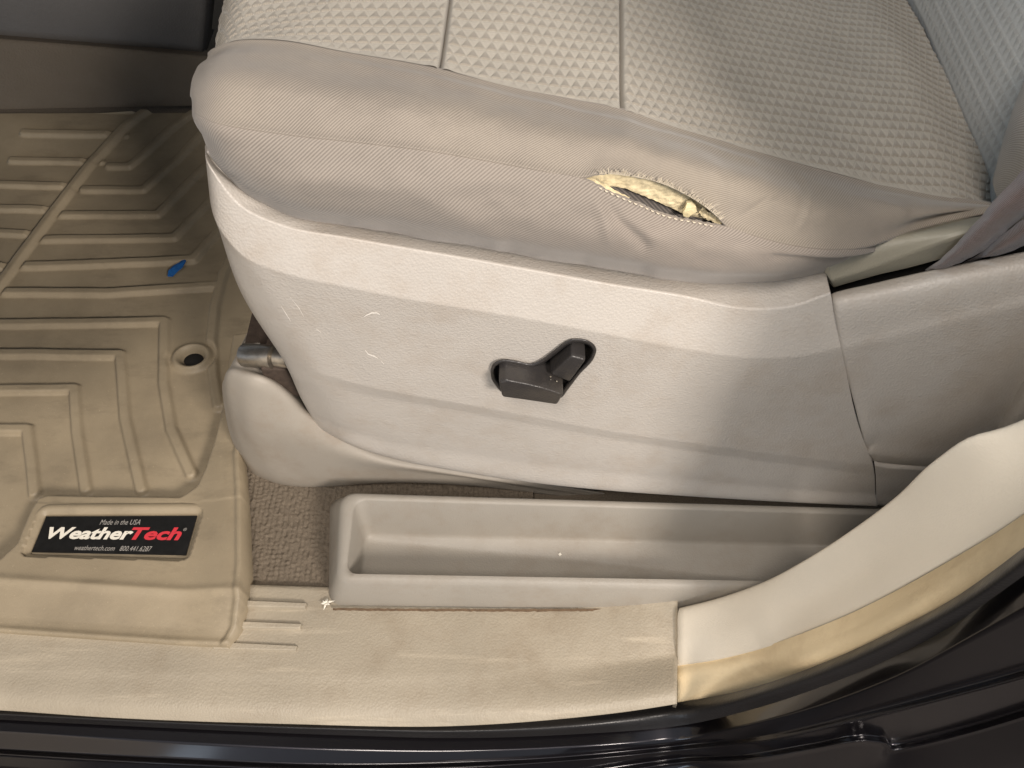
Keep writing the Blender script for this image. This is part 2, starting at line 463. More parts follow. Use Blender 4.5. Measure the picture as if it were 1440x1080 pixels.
# hole of the eyelet
th = np.linspace(0, 2 * math.pi, 24, endpoint=False)
hole = [np.stack([ec[0] + r * np.cos(th) / 0.86, ec[1] + r * np.sin(th), np.full(24, zz)], 1) for r, zz in ((0.0085, -0.0035), (0.0085, -0.003))]
loops_obj('drain_hole', hole, M['dark'], mat_root)
# raised frame round the label
def off2(p, d):
    t = np.roll(p, -1, 0) - np.roll(p, 1, 0); t /= np.linalg.norm(t, axis=1, keepdims=True)
    n_ = np.stack([t[:, 1], -t[:, 0]], 1); sg = np.sign(np.sum(n_ * (p - p.mean(0)))); return p + n_ * sg * d
fl_ = [np.column_stack([off2(frr, d), np.full(len(frr), LZ + h)]) for d, h in ((.0092, -.004), (.0072, -.0012), (.0052, .0010), (.0030, .0021), (.0010, .0022), (-.0014, .0012), (-.0034, -.0004), (-.0042, -.0012), (-.0042, -.003))]
loops_obj('label_frame', fl_, M['mat'], mat_root, cap_end=False)
# label
lo = [np.array([p + np.array([0, 0, dz]) for p in lab]) for dz in (-0.0012, -0.0003)]
label = loops_obj('logo_label', lo, M['label'], mat_root, smooth=False)
def lab_pt(a, b, dz):
    tl, tr, br, bl = lab; return (bl * (1 - a) + br * a) * (1 - b) + (tl * (1 - a) + tr * a) * b + np.array([0, 0, dz])
def lettering(name, text, box, mat, bold=0.0, shear=0.22):
    cu = bpy.data.curves.new(name, 'FONT'); cu.body = text; cu.shear = shear; cu.offset = bold; cu.size = 1; cu.resolution_u = 3
    to = bpy.data.objects.new(name + '_src', cu); COL.objects.link(to)
    bpy.context.view_layer.update()
    me = bpy.data.meshes.new_from_object(to.evaluated_get(bpy.context.evaluated_depsgraph_get()))
    bpy.data.objects.remove(to)
    v = np.array([x.co[:] for x in me.vertices]); lo_, hi_ = v.min(0), v.max(0)
    f = [tuple(p.vertices) for p in me.polygons]; a0, a1, b0, b1 = box
    V = [lab_pt(a0 + (a1 - a0) * (x - lo_[0]) / (hi_[0] - lo_[0]), b0 + (b1 - b0) * (y - lo_[1]) / (hi_[1] - lo_[1]), 0.0001) for x, y, _ in v]
    return pydata(name, V, f, mat, label, smooth=False)
lettering('lettering', 'Weather', (0.055, 0.617, 0.36, 0.69), M['ink_white'], 0.035)
lettering('lettering', 'Tech', (0.60, 0.935, 0.36, 0.69), M['ink_red'], 0.035)
lettering('lettering', 'Made in the USA', (0.375, 0.64, 0.76, 0.90), M['ink_grey'], 0.0)
lettering('lettering', 'weathertech.com   800.441.6287', (0.27, 0.77, 0.07, 0.20), M['ink_grey'], 0.0)
lettering('lettering', '®', (0.937, 0.96, 0.60, 0.68), M['ink_grey'], 0.0)

# ------------------------------------------------------------------ tunnel side and console at the far left
Yw = 0.585
tun = thing('tunnel_trim', 'brown carpeted side of the tunnel beyond the floor mat', 'trim panel', (-0.5, Yw, 0))
A = [(-0.95, Yw - 0.03, 0.004), (-0.2, Yw - 0.03, 0.004)]
pts = [(0, 154), (140, 150), (300, 146)]
r0 = [P(-200, 158, z=0.006), P(0, 154, z=.006), P(140, 151, z=.006), P(300, 148, z=.006), P(420, 146, z=.006)]
r1 = [P(-200, 120, y=Yw + .01), P(0, 118, y=Yw + .01), P(140, 120, y=Yw + .01), P(300, 125, y=Yw + .01), P(420, 128, y=Yw + .01)]
r2 = [P(-200, 38, y=Yw + .03), P(0, 55, y=Yw + .03), P(140, 66, y=Yw + .03), P(285, 79, y=Yw + .03), P(420, 90, y=Yw + .03)]
r3 = [P(-200, 30, y=Yw + .06), P(0, 46, y=Yw + .06), P(140, 58, y=Yw + .06), P(285, 70, y=Yw + .06), P(420, 82, y=Yw + .06)]
m_t = plastic('brown_trim', (0.13, 0.107, 0.08), 0.85, 700, 0.6, 0.12)
gobj('side_panel', loft([r0, r1, r2, r3], 60, 8, (2,)), m_t, tun)
con = thing('centre_console', 'dark grey lower console panel at the far top left corner', 'console', (-0.5, Yw + .05, 0.1))
r0 = [P(-200, 36, y=Yw + .05), P(0, 54, y=Yw + .05), P(140, 65, y=Yw + .05), P(284, 78, y=Yw + .05)]
r0b = [p + np.array([0, 0.012, -0.006]) for p in r0]
r1 = [P(-200, -40, y=Yw + .045), P(0, -20, y=Yw + .045), P(140, -20, y=Yw + .045), P(291, -10, y=Yw + .045)]
r2 = [P(-200, -150, y=Yw + .07), P(0, -150, y=Yw + .07), P(140, -150, y=Yw + .07), P(298, -150, y=Yw + .07)]
G = loft([r0b, r0, r1, r2], 60, 10, (1,))
ret = G[:, -1:].copy(); ret[..., 1] += 0.06
gobj('console_panel', np.concatenate([G, ret], 1), M['console'], con)

pydata('gap_shade_panel', [(-.34, .78, -.01), (.6, .78, -.01), (.6, .80, .9), (-.34, .80, .9), (-.34, .66, -.01), (-.34, .66, .9)], [(0, 1, 2, 3), (4, 0, 3, 5)], M['dark'], con, smooth=False)  # black panel stands in for the shade beyond the seat front

# unseen dashboard underside, added and shaped to shade the far floor mat
def unseen_dash_sec(y, x, z):
    return np.array([(a, y, b) for a, b in round_poly([(-1.4, z), (x, z), (x + .07, z + .24), (-.36, .74), (-1.4, .82)], .04, 6)])
loops_obj('unseen_dash_shade', [unseen_dash_sec(-.02, -.40, .30), unseen_dash_sec(.0, -.37, .27), unseen_dash_sec(.1, -.40, .26), unseen_dash_sec(.2, -.45, .27), unseen_dash_sec(.36, -.44, .32), unseen_dash_sec(.62, -.44, .34), unseen_dash_sec(1.2, -.44, .4)], M['console'], con, cap_start=True)

# ------------------------------------------------------------------ sill trim (scuff plate)
sill = thing('sill_trim', 'scuffed tan plastic door sill plate along the bottom edge', 'sill plate', (-0.1, -0.13, 0))
zs = 0.008
front = C([(-420, 985), (-150, 992), (0, 999), (150, 1009), (400, 1018), (640, 1021)], z=zs) + [P(800, 1010, z=.016), P(880, 1001, z=.022), P(952, 990, z=.028)]
lip = C([(-420, 975), (-150, 983), (0, 991), (150, 1001), (400, 1010), (640, 1013)], z=zs + .003) + [P(800, 1002, z=.019), P(880, 993, z=.025), P(952, 982, z=.031)]
mid = C([(-420, 930), (-150, 935), (0, 940), (150, 945), (400, 950), (640, 950)], z=zs + .007) + [P(800, 940, z=.0150), P(880, 931, z=.0165), P(953, 921, z=.019)]
upr = C([(-420, 860), (-150, 862), (0, 866), (150, 868), (400, 872), (640, 876)], z=zs + .005) + [P(800, 880, z=.015), P(880, 879, z=.019), P(953, 873, z=.025)]
top = C([(-420, 810), (-150, 813), (0, 815), (150, 818), (345, 822), (470, 826), (640, 832)], z=zs + .003) + [P(800, 836, z=.013), P(880, 838, z=.019), P(953, 838, z=.029)]
under = [p + np.array([0, 0.004, -0.014]) for p in front]
back = [p + np.array([0, 0.002, -0.012]) for p in top]
G = loft([under, front, lip, mid, upr, top, back], 260, [3, 5, 12, 12, 8, 3], (1, 3, 5))
Nn = gnormals(G); q = px(G)
# an edge return at the right end
ret = G[:, -1:].copy() + np.array([0.001, 0, -0.012])
gobj('scuff_plate', np.concatenate([G, ret], 1), M['sill'], sill)
for (u0, v0, u1, v1) in ((300, 843, 433, 853), (300, 873, 426, 882), (300, 903, 420, 913)):
    a = [P(u0, v0 - 2, z=zs + .0055), P(u1, v1 - 3, z=zs + .0055), P(u1 - 3, v1 + 7, z=zs + .0055), P(u0, v0 + 13, z=zs + .0055)]
    a = np.array(a)
    l0 = a - np.array([0, 0, 0.004]); c = a.mean(0)
    t_ = c + (a - c) * np.array([0.985, 0.62, 1]) + np.array([0, 0.0006, 0.0034])
    l0 = np.array([l0[0], l0[1], l0[2], l0[3]])
    loops_obj('rib', [l0, t_], M['sill'], sill, smooth=False, bevel=0.0006)

V = []; F = []; us = np.linspace(468, 950, 120)
for i_, u in enumerate(us):
    v = 857.5 + 1.5 * math.sin((u - 468) / 150) + rng.normal(0, .25); h_ = .5 + .9 * rng.random()
    V += [P(u, v - 2.5, z=zs + .0085), P(u, v + h_, z=zs + .0078)]
    if i_: j = 2 * i_; F.append((j - 2, j - 1, j + 1, j))
tag(pydata('grime_line', V, F, M['grime'], sill, smooth=False), kind='stuff')

# ------------------------------------------------------------------ storage tray beside the seat
tray = thing('storage_tray', 'taupe plastic storage tray set between the seat base and the door sill', 'storage tray', (0.05, -0.05, 0))
def rr(c4, zz, r):
    p = [P(u, v, z=z_)[:2] for (u, v), z_ in zip(c4, zz)]
    o = round_poly(p, r, 10); zc = []
    pp = np.array(p)
    for x, y in o:
        wts = 1 / (np.linalg.norm(pp - (x, y), axis=1) + 1e-3) ** 2; zc.append((wts * np.array(zz)).sum() / wts.sum())
    return np.column_stack([o, zc])
TLR = .013
L = []
L.append(rr([(466, 712), (1360, 738), (1360, 868), (462, 857)], (.006,) * 4, TLR))
L.append(rr([(464, 700), (1360, 726), (1360, 866), (462, 851)], (.012,) * 4, TLR))
L.append(rr([(478, 696), (1360, 721), (1360, 838), (471, 822)], (.051, .051, .044, .044), TLR))
L.append(rr([(481, 693), (1360, 719), (1360, 832), (474, 817)], (.0545, .0545, .0465, .0465), TLR))
L.append(rr([(487, 694), (1360, 720), (1360, 828), (478, 812)], (.056, .056, .048, .048), TLR * .95))
L.append(rr([(497, 701), (1350, 726), (1350, 822), (485, 807)], (.056, .056, .048, .048), TLR * .85))
L.append(rr([(500, 704), (1350, 729), (1350, 822), (487, 807)], (.0545, .0545, .0465, .0465), TLR * .8))
L.append(rr([(512, 748), (1345, 768), (1345, 846), (502, 831)], (.0165, .0165, .017, .017), TLR * .7))
L.append(rr([(517, 755), (1342, 774), (1342, 846), (508, 830)], (.0120, .0120, .0120, .0120), TLR * .6))
tr = loops_obj('tray_body', L, M['tray'], tray)
smooth_angle(tr, 65)
cr = thing('crumb', 'tiny white crumb on the floor of the storage tray', 'crumb', P(787, 779, z=.013))
pydata('crumb_grain', [P(785, 779, z=.0122), P(788, 777, z=.0145), P(790, 780, z=.0122), P(787, 782, z=.0135)], [(0, 1, 2), (0, 2, 3), (1, 2, 3), (0, 1, 3)], M['white'], cr)

# ------------------------------------------------------------------ pillar trim, door seal, painted body
pil = thing('pillar_trim', 'smooth cream plastic pillar trim curving up at the lower right', 'pillar trim', (0.2, -0.12, 0.1))
def ext(c, x=0.335, z=0.80, y=None):
    """carry a door-opening curve on up the pillar, outside the frame"""
    e = c[-1]; y = e[1] if y is None else y
    return c + [np.array([e[0] + 0.025, y, e[2] + 0.14]), np.array([e[0] + 0.035, y, e[2] + 0.30]), np.array([e[0] + 0.04, y, e[2] + 0.6])]
p0 = Cv([(955, 856, .030), (1000, 845, .046), (1060, 825, .080)], 'z') + C([(1130, 790), (1200, 745), (1260, 700), (1320, 645), (1370, 613), (1410, 602), (1445, 588)], y=-.105)
p0b = [p + np.array([0.006, 0.003, -0.012]) for p in p0]
p0c = [p + np.array([0.03, 0.012, -0.07]) for p in p0]
pm = Cv([(954, 893, .028), (1000, 884, .043), (1060, 868, .076)], 'z') + C([(1130, 840), (1200, 803), (1270, 755), (1345, 703), (1400, 668), (1445, 645)], y=-.122)
p1 = Cv([(953, 936, .018), (1000, 929, .032), (1060, 915, .062)], 'z') + C([(1130, 892), (1200, 863), (1280, 822), (1350, 782), (1400, 752), (1445, 722)], y=-.146)
p1b = [p + np.array([0.004, 0.001, -0.006]) for p in p1]
G = loft([ext(c) for c in (p0c, p0b, p0, pm, p1, p1b)], 160, [5, 5, 10, 10, 3], (4,))
ret = G[:, :1].copy() + np.array([0.002, 0, -0.03])
gobj('trim_body', np.concatenate([ret, G], 1), M['pillar'], pil)

seal = thing('door_seal', 'tan and black rubber weather seal following the door opening', 'door seal', (0.1, -0.17, 0))
s0 = Cv([(953, 934, .0165), (1000, 927, .030), (1060, 913, .060)], 'z') + C([(1130, 890), (1200, 861), (1280, 820), (1350, 780), (1400, 750), (1445, 720)], y=-.1465)
s1 = Cv([(953, 950, .0175), (1000, 943, .031), (1060, 929, .060)], 'z') + C([(1130, 906), (1200, 877), (1280, 835), (1350, 794), (1400, 763), (1445, 733)], y=-.154)
s2 = Cv([(953, 972, .010), (1000, 963, .022), (1060, 949, .048)], 'z') + C([(1130, 927), (1200, 897), (1280, 855), (1350, 817), (1400, 784), (1445, 751)], y=-.163)
s3 = Cv([(953, 990, .004), (1000, 980, .014), (1060, 968, .037)], 'z') + C([(1160, 933), (1260, 887), (1343, 841), (1400, 802), (1445, 768)], y=-.170)
G = loft([ext(c) for c in (s0, s1, s2, s3)], 150, [5, 7, 6])
G = G + gnormals(G) * (0.0002 * vnoise(np.cumsum(np.ones(G.shape[:2]), 1) * 0.25, np.cumsum(np.ones(G.shape[:2]), 0) * 0.5, 8))[..., None]
ret = G[:, :1].copy() + np.array([0.001, 0, -0.02])
gobj('tan_flange', np.concatenate([ret, G], 1), M['seal_tan'], seal)

def body_curve(left, right, zl, yr):
    return C(left, z=zl) + C(right, y=yr)
b0 = C([(-420, 985), (-150, 992), (0, 999), (240, 1012), (480, 1020), (640, 1021), (800, 1011)], z=.002) + [P(953, 988, z=.005)] + C([(1060, 966), (1160, 931), (1260, 885), (1343, 840), (1400, 800), (1445, 766)], y=-.171)
b1 = C([(-420, 992), (-150, 998), (0, 1005), (240, 1017), (480, 1026), (640, 1029), (800, 1022)], z=.004) + [P(953, 1003, z=.008)] + C([(1060, 980), (1160, 946), (1260, 900), (1343, 855), (1400, 817), (1445, 783)], y=-.180)
b2 = C([(-420, 998), (-150, 1004), (0, 1012), (240, 1024), (480, 1034), (640, 1038), (800, 1033)], z=-.004) + [P(953, 1021, z=0.0)] + C([(1060, 997), (1160, 964), (1227, 937), (1327, 887), (1400, 838), (1445, 806)], y=-.183)
G = loft([ext(c) for c in (b0, b1, b2)], 200, [8, 8])
gobj('rubber_bulb', G, M['rubber'], seal)

body = thing('body_sill', 'glossy black painted car body sill with pressed ridges below the door seal', 'car body', (0.1, -0.22, -0.05))
c0 = C([(-420, 994), (-150, 1000), (0, 1008), (240, 1020), (480, 1030), (640, 1034), (800, 1029)], z=-.010) + [P(953, 1017, z=-.006)] + C([(1060, 993), (1160, 960), (1227, 933), (1327, 883), (1400, 834), (1445, 802)], y=-.178)
c1 = C([(-420, 1012), (-150, 1020), (0, 1029), (240, 1044), (480, 1055), (640, 1057), (800, 1051)], z=-.010) + [P(960, 1037, z=-.006)] + C([(1060, 1018), (1160, 990), (1243, 960), (1360, 900), (1445, 854)], y=-.192)
c2 = C([(-420, 1035), (-150, 1044), (0, 1053), (240, 1066), (480, 1075), (640, 1072), (800, 1064)], z=-.017) + [P(960, 1048, z=-.014)] + C([(1093, 1031), (1210, 1003), (1327, 973), (1445, 940)], y=-.200)
c3 = C([(-420, 1042), (-150, 1052), (0, 1062), (240, 1076), (480, 1085), (640, 1082), (800, 1070)], z=-.0195) + [P(960, 1055, z=-.0165)] + C([(1093, 1039), (1210, 1012), (1327, 982), (1445, 950)], y=-.2030)
c4 = C([(-420, 1060), (-150, 1070), (0, 1082), (240, 1094), (480, 1104), (640, 1100), (800, 1088)], z=-.030) + [P(960, 1066, z=-.026)] + C([(1060, 1060), (1140, 1046), (1210, 1034), (1240, 1037), (1258, 1047), (1277, 1043), (1360, 1022), (1445, 996)], y=-.207)
c5 = C([(-420, 1066), (-150, 1076), (0, 1090), (240, 1102), (480, 1112), (640, 1108), (800, 1096)], z=-.0325) + [P(960, 1073, z=-.0285)] + C([(1060, 1068), (1140, 1054), (1210, 1042), (1240, 1046), (1258, 1057), (1277, 1053), (1360, 1031), (1445, 1005)], y=-.2105)
c6 = C([(-420, 1150), (-150, 1160), (0, 1180), (240, 1190), (480, 1200), (640, 1200), (800, 1180)], z=-.07) + [P(960, 1140, z=-.06)] + C([(1060, 1130), (1160, 1118), (1227, 1105), (1327, 1095), (1445, 1070)], y=-.226)
c7 = [p + np.array([0.02, -0.015, -0.15]) for p in c6]
rows_b = [spline(ext(c), n=300) for c in (c0, c1, c2, c3, c4, c5, c6, c7)]
def bead(a, b, h):
    m_ = (a + b) / 2; v_ = np.array([0, -.5, .86]); return m_ + v_ * h
rows_b = rows_b[:3] + [bead(rows_b[2], rows_b[3], .0042)] + rows_b[3:5] + [bead(rows_b[4], rows_b[5], .0042)] + rows_b[5:]
G = across(rows_b, [10, 10, 6, 6, 10, 6, 6, 10, 6], (1, 2, 4, 5, 7))
gobj('painted_panel', G, M['paint'], body)

xq = np.linspace(.33, 1.5, 30); zq = np.linspace(-.15, 1.15, 24)
Xq, Zq = np.meshgrid(xq, zq); Yq = -.205 - .03 * np.sin((Zq + .15) / 1.3 * math.pi) ; Yq = np.where(Xq < .39, Yq + .06 * (1 - (Xq - .33) / .06), Yq)
Xq = Xq + .03 * np.clip(.35 - Zq, 0, 1) * 2 * (Xq < .4)
gobj('unseen_roof_shade', np.stack(np.meshgrid(np.linspace(-1.2, 1.6, 20), np.linspace(-.12, 1.5, 20)) + [np.full((20, 20), 1.22)], -1), M['cover'], body)  # unseen roof lining, added to darken the cabin from above
dq_ = round_poly([(-.90, -.24), (-.80, -.24), (-.76, -.70), (-.80, -1.25), (-.92, -1.25)], .03, 5)
loops_obj('unseen_front_door', [np.column_stack([dq_ + (dq_.mean(0) - dq_) * k, np.full(len(dq_), z)]) for z, k in ((-.12, .1), (-.10, 0), (.25, 0), (.55, -.06), (.75, 0), (.80, .15))], M['pillar'], body, cap_start=True)  # unseen open door, added to reflect in the painted ridges
gobj('unseen_side_shade', np.stack([Xq, Yq, Zq], -1), M['paint'], body)  # unseen body side, added to block the lamp and shadow the seat

# ================================================================== SEAT
seat = thing('car_seat', 'beige fabric car seat with torn side bolster and power switch on its plastic side', 'car seat', (0.08, 0.15, 0.0))
# ---- side shield
cA = [(292, 213, .034), (340, 262, .030), (400, 292, .028), (480, 305, .028), (600, 325, .028), (700, 341, .028), (800, 360, .028), (900, 376, .028), (1000, 387, .026), (1080, 388, .024), (1160, 377, .024)]
cB = [(288, 206, .050), (296, 236, .022), (335, 287, .014), (400, 318, .010), (480, 333, .008), (560, 347, .007), (660, 364, .006), (760, 382, .005), (860, 400, .004), (960, 416, .003), (1050, 434, .001), (1110, 432, .001), (1168, 412, .002)]
cC = [(290, 225, .050), (308, 320, .014), (345, 362, .004), (400, 384, -.001), (480, 402, -.004), (560, 418, -.005), (650, 433, -.006), (760, 452, -.007), (860, 471, -.008), (960, 490, -.009), (1060, 503, -.010), (1130, 500, -.010), (1184, 488, -.010)]
cD = [(333, 398, .045), (352, 425, .014), (400, 455, .002), (480, 475, -.003), (600, 497, -.005), (760, 527, -.007), (960, 567, -.010), (1100, 590, -.011), (1205, 590, -.012)]
cE = [(394, 498, .040), (408, 512, .012), (440, 522, .001), (520, 544, -.003), (640, 566, -.006), (760, 588, -.008), (860, 607, -.010), (960, 621, -.012), (1100, 640, -.014), (1228, 654, -.016)]
cF = [(404, 517, .040), (418, 532, .012), (445, 541, .003), (520, 556, .000), (640, 577, -.003), (760, 599, -.006), (860, 617, -.008), (960, 632, -.010), (1100, 652, -.013), (1230, 668, -.016)]
cG = [(420, 553, .045), (438, 580, .020), (470, 597, .010), (540, 617, .004), (640, 634, .000), (760, 651, -.005), (860, 663, -.009), (960, 672, -.012), (1100, 685, -.016), (1231, 694, -.018)]
cH = [(438, 583, .050), (455, 602, .026), (490, 622, .014), (560, 645, .008), (640, 661, .003), (760, 679, -.003), (860, 689, -.008), (960, 696, -.012), (1100, 704, -.016), (1232, 710, -.019)]
rowsA = [Cv(c, 'y') for c in (cA, cB, cC, cD, cE, cF, cG, cH)]
rowsA = [[p + np.array([0, 0.03, -0.004]) for p in rowsA[0]]] + rowsA + [[p + np.array([0, 0.012, -0.004]) for p in rowsA[-1]], [p + np.array([0, 0.035, 0.004]) for p in rowsA[-1]]]
NA = 620
RA = [spline(c, n=NA) for c in rowsA]
G = across(RA, [5, 14, 30, 44, 36, 8, 14, 12, 4, 4], (2, 3, 5, 6))
# returns: front edge inward, gap edge inward
retL = G[:, :1] + np.array([0.004, 0.05, 0])
retR = G[:, -1:] + np.array([0.0006, 0.012, 0])
G = np.concatenate([retL, G, retR], 1)
bez = np.array([(690.5, 521), (693, 513), (699, 508.5), (706, 506.5), (727, 508.3), (749, 511.7), (757, 508.6), (779, 493.3), (796, 480.5), (803, 477.3), (812, 476.7), (827, 479.4), (835, 485), (838, 491), (836, 500), (814, 526.7), (797, 549), (790, 558), (780, 562), (740, 558), (706, 551), (697, 541), (692, 533)])
bc = bez.mean(0)
def inset(poly, d):
    p = np.asarray(poly, float); a = np.roll(p, 1, 0); b = np.roll(p, -1, 0); t = b - a; t /= np.linalg.norm(t, axis=1, keepdims=True)
    return p + np.stack([-t[:, 1], t[:, 0]], 1) * d
bd = np.array(spline([(*x, 0) for x in np.vstack([bez, bez[:1]])], n=97))[:-1, :2]
q = px(G); hole_mask = ~inpoly(q, inset(bd, 2.4).tolist())
sh = gobj('side_shield', G, M['shield'], seat, mask=hole_mask)
# the strip that runs on under the rear panel
e = [(1230, 653, -.016), (1242, 656, -.016), (1290, 659, -.017), (1350, 664, -.018), (1420, 670, -.018)]
f_ = [(1231.5, 668, -.016), (1244, 670, -.016), (1290, 675, -.017), (1350, 682, -.018), (1420, 690, -.018)]
g_ = [(1232, 694, -.018), (1246, 695, -.018), (1290, 699, -.019), (1350, 703, -.019), (1420, 708, -.019)]
h_ = [(1232, 710, -.019), (1246, 711, -.019), (1290, 713, -.019), (1350, 716, -.019), (1420, 720, -.019)]
B = [Cv(c, 'y') for c in (e, f_, g_, h_)]
B = [[p + np.array([0, 0.012, 0.001]) for p in B[0]]] + B + [[p + np.array([0, 0.012, -0.004]) for p in B[-1]]]
gobj('shield_rear_strip', loft(B, 60, [3, 6, 12, 10, 3], (1, 2)), M['shield'], sh)
# black sheet painting in the shade behind the panel gap
gap = [(1174, 425), (1186, 482), (1200, 550), (1215, 612), (1227, 643)]
bk = [[P(u - 6, v, y=.003) for u, v in gap] + [P(1240, 660, y=-.006), P(1420, 676, y=-.008)], [P(u + 10, v, y=.003) for u, v in gap] + [P(1246, 640, y=-.006), P(1420, 656, y=-.008)]]
gobj('gap_shade_sheet', loft(bk, 40, 8), M['dark'], sh)
# pale scuffs on the shield face
def on_shield(u, v):
    d = np.linalg.norm(q - (u, v), axis=2); i = np.unravel_index(np.argmin(d), d.shape); return G[i][1]
def scuff(pts, w0):
    pts = np.array(pts, float); V = []; F = []
    for i, (u, v) in enumerate(pts):
        a = pts[max(i-1, 0)]; b = pts[min(i+1, len(pts)-1)]; n_ = np.array([-(b-a)[1], (b-a)[0]]); n_ /= np.linalg.norm(n_)
        ww = w0 * math.sin(math.pi * (i + .35) / (len(pts) - .3))
        for sgn in (-1, 1): V.append(P(*(np.array((u, v)) + sgn * ww * n_), y=on_shield(u, v) - 0.0005))
    for i in range(len(pts) - 1): F.append((2*i, 2*i+1, 2*i+3, 2*i+2))
    pydata('scuff_mark', V, F, M['scuff'], sh)
scuff([(511, 446), (516, 443), (523, 440), (530, 440), (535, 443)], 1.1)
scuff([(513, 492), (518, 498), (526, 501), (532, 504)], 0.9)
scuff([(536, 508), (540, 512)], 0.6)
scuff([(700, 335), (704, 338), (706, 346)], 1.3)
scuff([(395, 430), (402, 441), (409, 452)], 0.5); scuff([(408, 418), (421, 434), (428, 447)], 0.4); scuff([(444, 462), (452, 468)], .5)

# ---- rear panel of the shield
ra = [(1175, 418, .014), (1177, 412, .006), (1230, 398, .005), (1300, 382, .004), (1380, 366, .003), (1450, 352, .003), (1540, 335, .003)]
rb = [(1176, 422, .008), (1178, 420, .000), (1230, 408, -.002), (1300, 393, -.003), (1380, 377, -.004), (1450, 363, -.004), (1540, 345, -.004)]
rc = [(1187.5, 488, -.003), (1189, 488, -.011), (1240, 476, -.013), (1300, 461, -.014), (1380, 441, -.015), (1450, 424, -.016), (1540, 402, -.016)]
rd = [(1206.5, 565, -.005), (1208, 565, -.013), (1260, 560, -.015), (1320, 552, -.017), (1380, 540, -.018), (1450, 520, -.018), (1540, 500, -.018)]
re_ = [(1221.5, 620, -.007), (1223, 620, -.015), (1260, 622, -.016), (1320, 625, -.018), (1380, 625, -.019), (1450, 620, -.019), (1540, 610, -.019)]
rf = [(1228, 640, .000), (1231, 641, -.0155), (1260, 648, -.017), (1320, 652, -.018), (1380, 656, -.019), (1450, 662, -.019), (1540, 670, -.019)]
rg = [(1234, 648, .000), (1240, 648.5, -.012), (1262, 650.5, -.012), (1320, 655, -.013), (1380, 659, -.014), (1450, 665, -.014), (1540, 674, -.014)]
Rr = [Cv([(u - 5.3 * (i < 2), v, y) for i, (u, v, y) in enumerate(c)], 'y') for c in (ra, rb, rc, rd, re_, rf, rg)]
Rr = [[p + np.array([0, 0.004, -0.03]) for p in Rr[0]]] + Rr + [[p + np.array([0, 0.02, 0.0]) for p in Rr[-1]]]
gobj('rear_shield', loft(Rr, 150, [4, 5, 14, 14, 8, 6, 4, 3], (1, 3)), M['shield'], seat)
qa = [(1392, 616, -.016), (1408, 592, -.019), (1441, 541, -.021), (1490, 468, -.022), (1540, 400, -.022)]
qb = [(1396, 618, -.019), (1412, 594, -.023), (1445, 544, -.025), (1494, 471, -.026), (1544, 403, -.026)]
qc = [(1460, 680, -.020), (1480, 640, -.024), (1520, 580, -.026), (1560, 520, -.026), (1600, 450, -.026)]
gobj('recliner_cover', loft([[p + np.array([0, .012, 0]) for p in Cv(qa, 'y')], Cv(qa, 'y'), Cv(qb, 'y'), Cv(qc, 'y')], 50, [3, 4, 10]), M['shield'], seat)
# belt guide ledge above it
ga = [(1150, 372, .035), (1200, 355, .035), (1240, 340, .035), (1275, 326, .035), (1330, 312, .035), (1385, 303, .035), (1450, 290, .035)]
gb = [(1164, 377, .012), (1200, 366, .012), (1240, 354, .012), (1275, 344, .012), (1330, 330, .012), (1385, 316, .012), (1450, 300, .012)]
gc = [(1169, 394, .010), (1200, 385, .010), (1240, 371, .010), (1275, 357, .010), (1330, 337, .010), (1385, 320, .010), (1450, 302, .010)]
gd = [(1172, 404, .013), (1200, 396, .013), (1240, 385, .013), (1275, 377, .013), (1330, 362, .013), (1385, 345, .013), (1450, 325, .013)]
Gd = [Cv(c, 'y') for c in (ga, gb, gc, gd)]
gu = loft(Gd, 70, [6, 6, 5], (2,))
ret = gu[:, :1] + np.array([0, 0.02, -0.01])
gobj('belt_guide', np.concatenate([ret, gu], 1), plastic('olive_grey_plastic', (0.30, 0.28, 0.22), 0.5, 1300, 0.2, 0.06), seat)
sl = [Cv([(1165, 398, .022), (1240, 380, .022), (1330, 355, .022), (1460, 320, .022)], 'y'), Cv([(1168, 425, .020), (1240, 415, .020), (1330, 395, .020), (1460, 365, .020)], 'y')]
gobj('belt_slot_black_sheet', loft(sl, 20, 4), M['dark'], seat)  # black sheet for the shade inside the slot

# ---- power switch
sw = link('power_switch', bpy.data.meshes.new('power_switch'), None, seat)
def sw_loop(poly, k, y, dv=0):
    pp = bc + (np.asarray(poly, float) - bc) * k; return np.array([P(u, v + dv, y=y) for u, v in pp])
YS = -.0068
lp = []
for d_, dy in ((-0.9, 0.004), (-0.7, -0.0016), (0.4, -0.0026), (3.6, -0.0020), (5.2, 0.0004), (5.8, 0.010), (6.2, 0.014)):
    lp.append(np.array([P(u, v, y=YS + dy) for u, v in inset(bd, d_)]))
me = bpy.data.meshes.new('power_switch'); n = len(lp[0]); V = np.concatenate(lp); F = []
for r in range(len(lp) - 1):
    for i in range(n): F.append((r*n+i, r*n+(i+1) % n, (r+1)*n+(i+1) % n, (r+1)*n+i))
F.append(tuple(range((len(lp)-1)*n, len(lp)*n)))
me.from_pydata([tuple(v) for v in V], [], F); me.update()
me.polygons.foreach_set('use_smooth', np.ones(len(me.polygons), bool)); me.materials.append(M['black']); sw.data = me
def knob(name, front_px, yf, yb, r, grow):
    fp = np.array([P(u, v, y=yf) for u, v in front_px]); f2 = round_poly(fp[:, [0, 2]], r, 5); c = f2.mean(0)
    L = []
    for k, y in ((grow, yb), (1 + (grow - 1) * .5, yf + .003), (1.0, yf + .0012), (0.965, yf + .0003), (0.90, yf)):
        L.append(np.stack([c[0] + (f2[:, 0] - c[0]) * k, np.full(len(f2), y), c[1] + (f2[:, 1] - c[1]) * k], 1))
    o = loops_obj(name, L, M['black'], sw); smooth_angle(o, 50); return o
